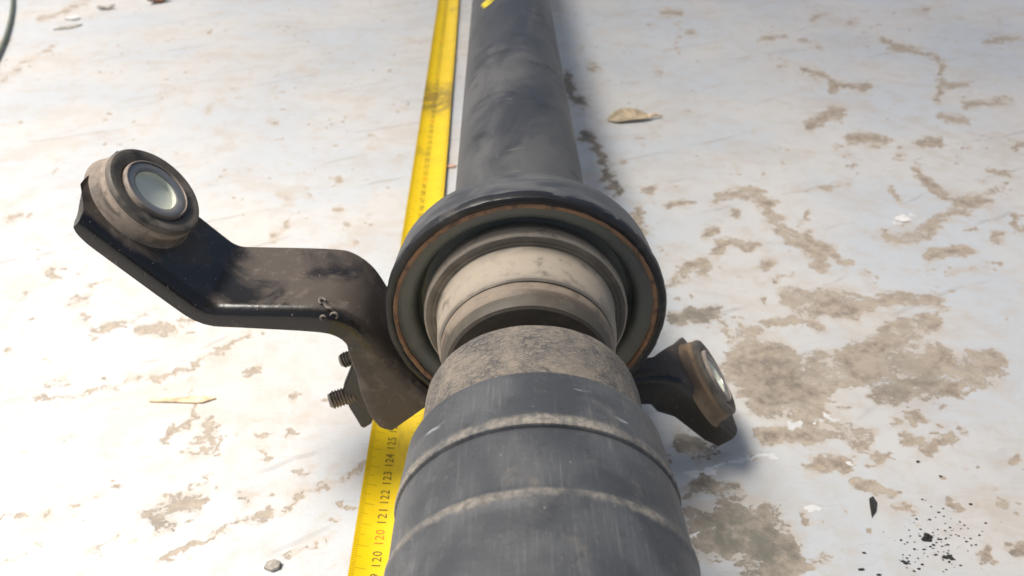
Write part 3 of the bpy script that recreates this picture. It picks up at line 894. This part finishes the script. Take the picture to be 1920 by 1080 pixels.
chip("wood_splinter", 344, 751, [(-1, -.05), (-.3, -.10), (.6, -.16), (1, .02), (.55, .12), (-.4, .06), (-.95, .1)], .0016, m_wood, "thin orange brown wood splinter lying on the bright floor at lower left", "splinter", size=.0160, rot=.02)
chip("dark_flake", 1634, 951, [(-1, -.05), (-.3, -.32), (.5, -.36), (1, -.05), (.7, .2), (0, .12)], .0008, m_dark, "pointed black flake like a seed husk on the grey floor at lower right", "flake", size=.0058, rot=1.15)
chip("paint_flake", 137, 36, [(-.9, -.4), (.2, -.7), (1, -.1), (.5, .6), (-.6, .5)], .004, m_white, "small white flake on the floor near the top left cord", "flake", size=.0085)
chip("wood_chip", 128, 52, [(-1, -.3), (.2, -.35), (1, .2), (.6, .5), (-.5, .15)], .002, m_stone, "small dark chip just in front of the white flake at upper left", "chip", size=.014, rot=.35)
chip("leaf_fragment", 300, 4, [(-1, -.3), (0, -.5), (1, .1), (.3, .5), (-.6, .3)], .004, m_brown, "brown leaf fragment at the top edge of the floor, left of the tape", "leaf", size=.014, rot=.5, curl=.3)
chip("leaf_fragment", 200, 17, [(-.9, -.4), (.3, -.5), (1, .2), (.1, .5), (-.8, .3)], .003, m_stone, "small grey brown curled scrap between the cord and the brown leaf fragment at the top", "scrap", size=.010, rot=.2, curl=.3)
chip("paint_flake", 1691, 412, [(-1, -.3), (-.2, -.7), (.7, -.5), (1, .2), (.1, .7), (-.7, .4)], .0015, m_white, "white paint flake on the worn tan patch at right, above the large bare patches", "flake", size=.0055)
chip("pebble", 512, 1063, [(-1, -.4), (0, -.8), (.9, -.4), (1, .4), (.1, .8), (-.8, .4)], .003, m_stone, "small grey pebble at the bottom edge left of the yellow tape", "pebble", size=.0030)
chip("paint_flake", 845, 313, [(-1, -.4), (.4, -.6), (1, .1), (-.2, .6)], .002, plain("pink_flake", (.62, .40, .30), var=.1), "tiny pinkish flake between the yellow tape and the black tube", "flake", size=.0045)

# black crumbs scattered at the lower right
V, F = [], []
def crumb(px, py, s):
    p = at_z(px, py, 0)
    b = len(V)
    k = random.randint(4, 6)
    r0 = random.uniform(0, 6.28)
    for z, q in ((0.0001, 1), (s * .5, .6)):
        for i in range(k):
            a = r0 + 2 * math.pi * i / k
            rr = s * q * random.uniform(.55, 1.2)
            V.append((p[0] + rr * 1.5 * math.cos(a), p[1] + rr * math.sin(a), z))
    for i in range(k): F.append((b + i, b + (i + 1) % k, b + k + (i + 1) % k, b + k + i))
    F.append(tuple(b + k + i for i in range(k)))
for _ in range(120):
    crumb(random.gauss(1750, 42), random.gauss(1018, 30), random.uniform(.00015, .00055))
for x, y in ((1737, 1008), (1741, 1010), (1734, 1012), (1744, 1007), (1738, 1003), (1742, 1013)): crumb(x, y, .0011)
for x, y in ((1779, 1043), (1784, 1048), (1773, 1045)): crumb(x, y, .0011)
for x, y in ((1698, 1056), (1694, 1053), (1617, 1068), (1613, 1068), (1648, 1078), (1620, 1037), (1722, 866), (1763, 893), (1820, 946)): crumb(x, y, .0008)
tag(mesh_obj("black_crumbs", V, F, m_dark, smooth=False), "scatter of fine black crumbs on the grey floor at lower right", "crumbs", kind="stuff")

# cord at the top left corner
pts = [at_z(x, y, .003) for x, y in ((-40, 165), (-8, 112), (10, 72), (20, 35), (24, 5), (22, -40), (5, -90), (-60, -140))]
q3 = smooth_path(pts, 3)
tag(tube_obj("cord", q3, .0019, m_cord, n=12), "thin grey green cord curving over the floor in the top left corner", "cord")

# ------------------------------------------------------------------ leafy canopy on a trunk, added out of view to shade the right side
def build_shade_tree():
    bark = plain("bark", (.16, .12, .09), scale=14)
    M = Mat("green_leaves", rough=.5, spec=.4)
    M.col(M.mix(M.ramp(M.noise(M.coord("Object"), 2.5, 4, .6), .35, .65), (.035, .075, .018), (.085, .13, .035)))
    root = tag(empty("added_shade_tree", (2.3, 2.0, 0)), "leafy green tree standing beyond the right edge of the floor", "added_shade_tree")
    o = Vector(root.location)
    tube_obj("trunk", [(0, 0, 0), (-.02, 0, .5), (-.1, -.03, 1.1), (-.22, -.08, 1.75), (-.35, -.1, 2.5)], [.13, .105, .09, .07, .03], bark, root, n=14)
    for tip, z0 in (((-3.0, -1.0, 2.0), 1.2), ((-2.6, -.2, 2.25), 1.5), ((-1.8, -1.8, 2.1), 1.3), ((-1.4, .9, 2.3), 1.6), ((-.5, -1.6, 2.2), 1.5), ((.6, .4, 2.4), 1.7), ((-3.1, .5, 2.2), 1.45)):
        a = Vector((-.12, -.03, z0)); b = Vector(tip)
        pts = [a.lerp(b, q) + Vector((0, 0, .28 * math.sin(math.pi * q))) for q in np.linspace(0, 1, 9)]
        tube_obj("limb", pts, list(np.linspace(.045, .006, 9)), bark, root, n=8)
    k = Vector((to_sun.x / to_sun.z, to_sun.y / to_sun.z))
    V, F = [], []
    tries = 0
    clumps = [(rng.uniform(-1.3, 1.6), rng.uniform(-1.6, 2.3), rng.uniform(1.35, 2.3)) for _ in range(1100)]
    for gx, gy, z in clumps:
        edge = .10 - .95 * (gy - .16) if gy > .1 else .14  # crown outline shaped to where the shade should fall
        edge = max(edge, -.85)
        d = gx - edge + rng.normal(0, .05)
        if d < 0.0: continue
        for _ in range(LEAVES):
            p = np.array([gx + k.x * z, gy + k.y * z, z]) + rng.normal(0, .095, 3)
            n_ = rng.normal(0, 1, 3) + np.array([0, 0, 1.2]); n_ /= np.linalg.norm(n_)
            t_ = np.cross(n_, rng.normal(0, 1, 3)); t_ /= np.linalg.norm(t_); s_ = np.cross(n_, t_)
            L = rng.uniform(.022, .038); b = len(V)
            for q, w in ((-1, 0), (-.2, .5), (1, 0), (-.2, -.5)):
                V.append(Vector(p + t_ * L * q + s_ * L * w) - o)
            F.append((b, b + 1, b + 2, b + 3))
    mesh_obj("crown", V, F, M.m, root, smooth=False)
LEAVES = 22
build_shade_tree()
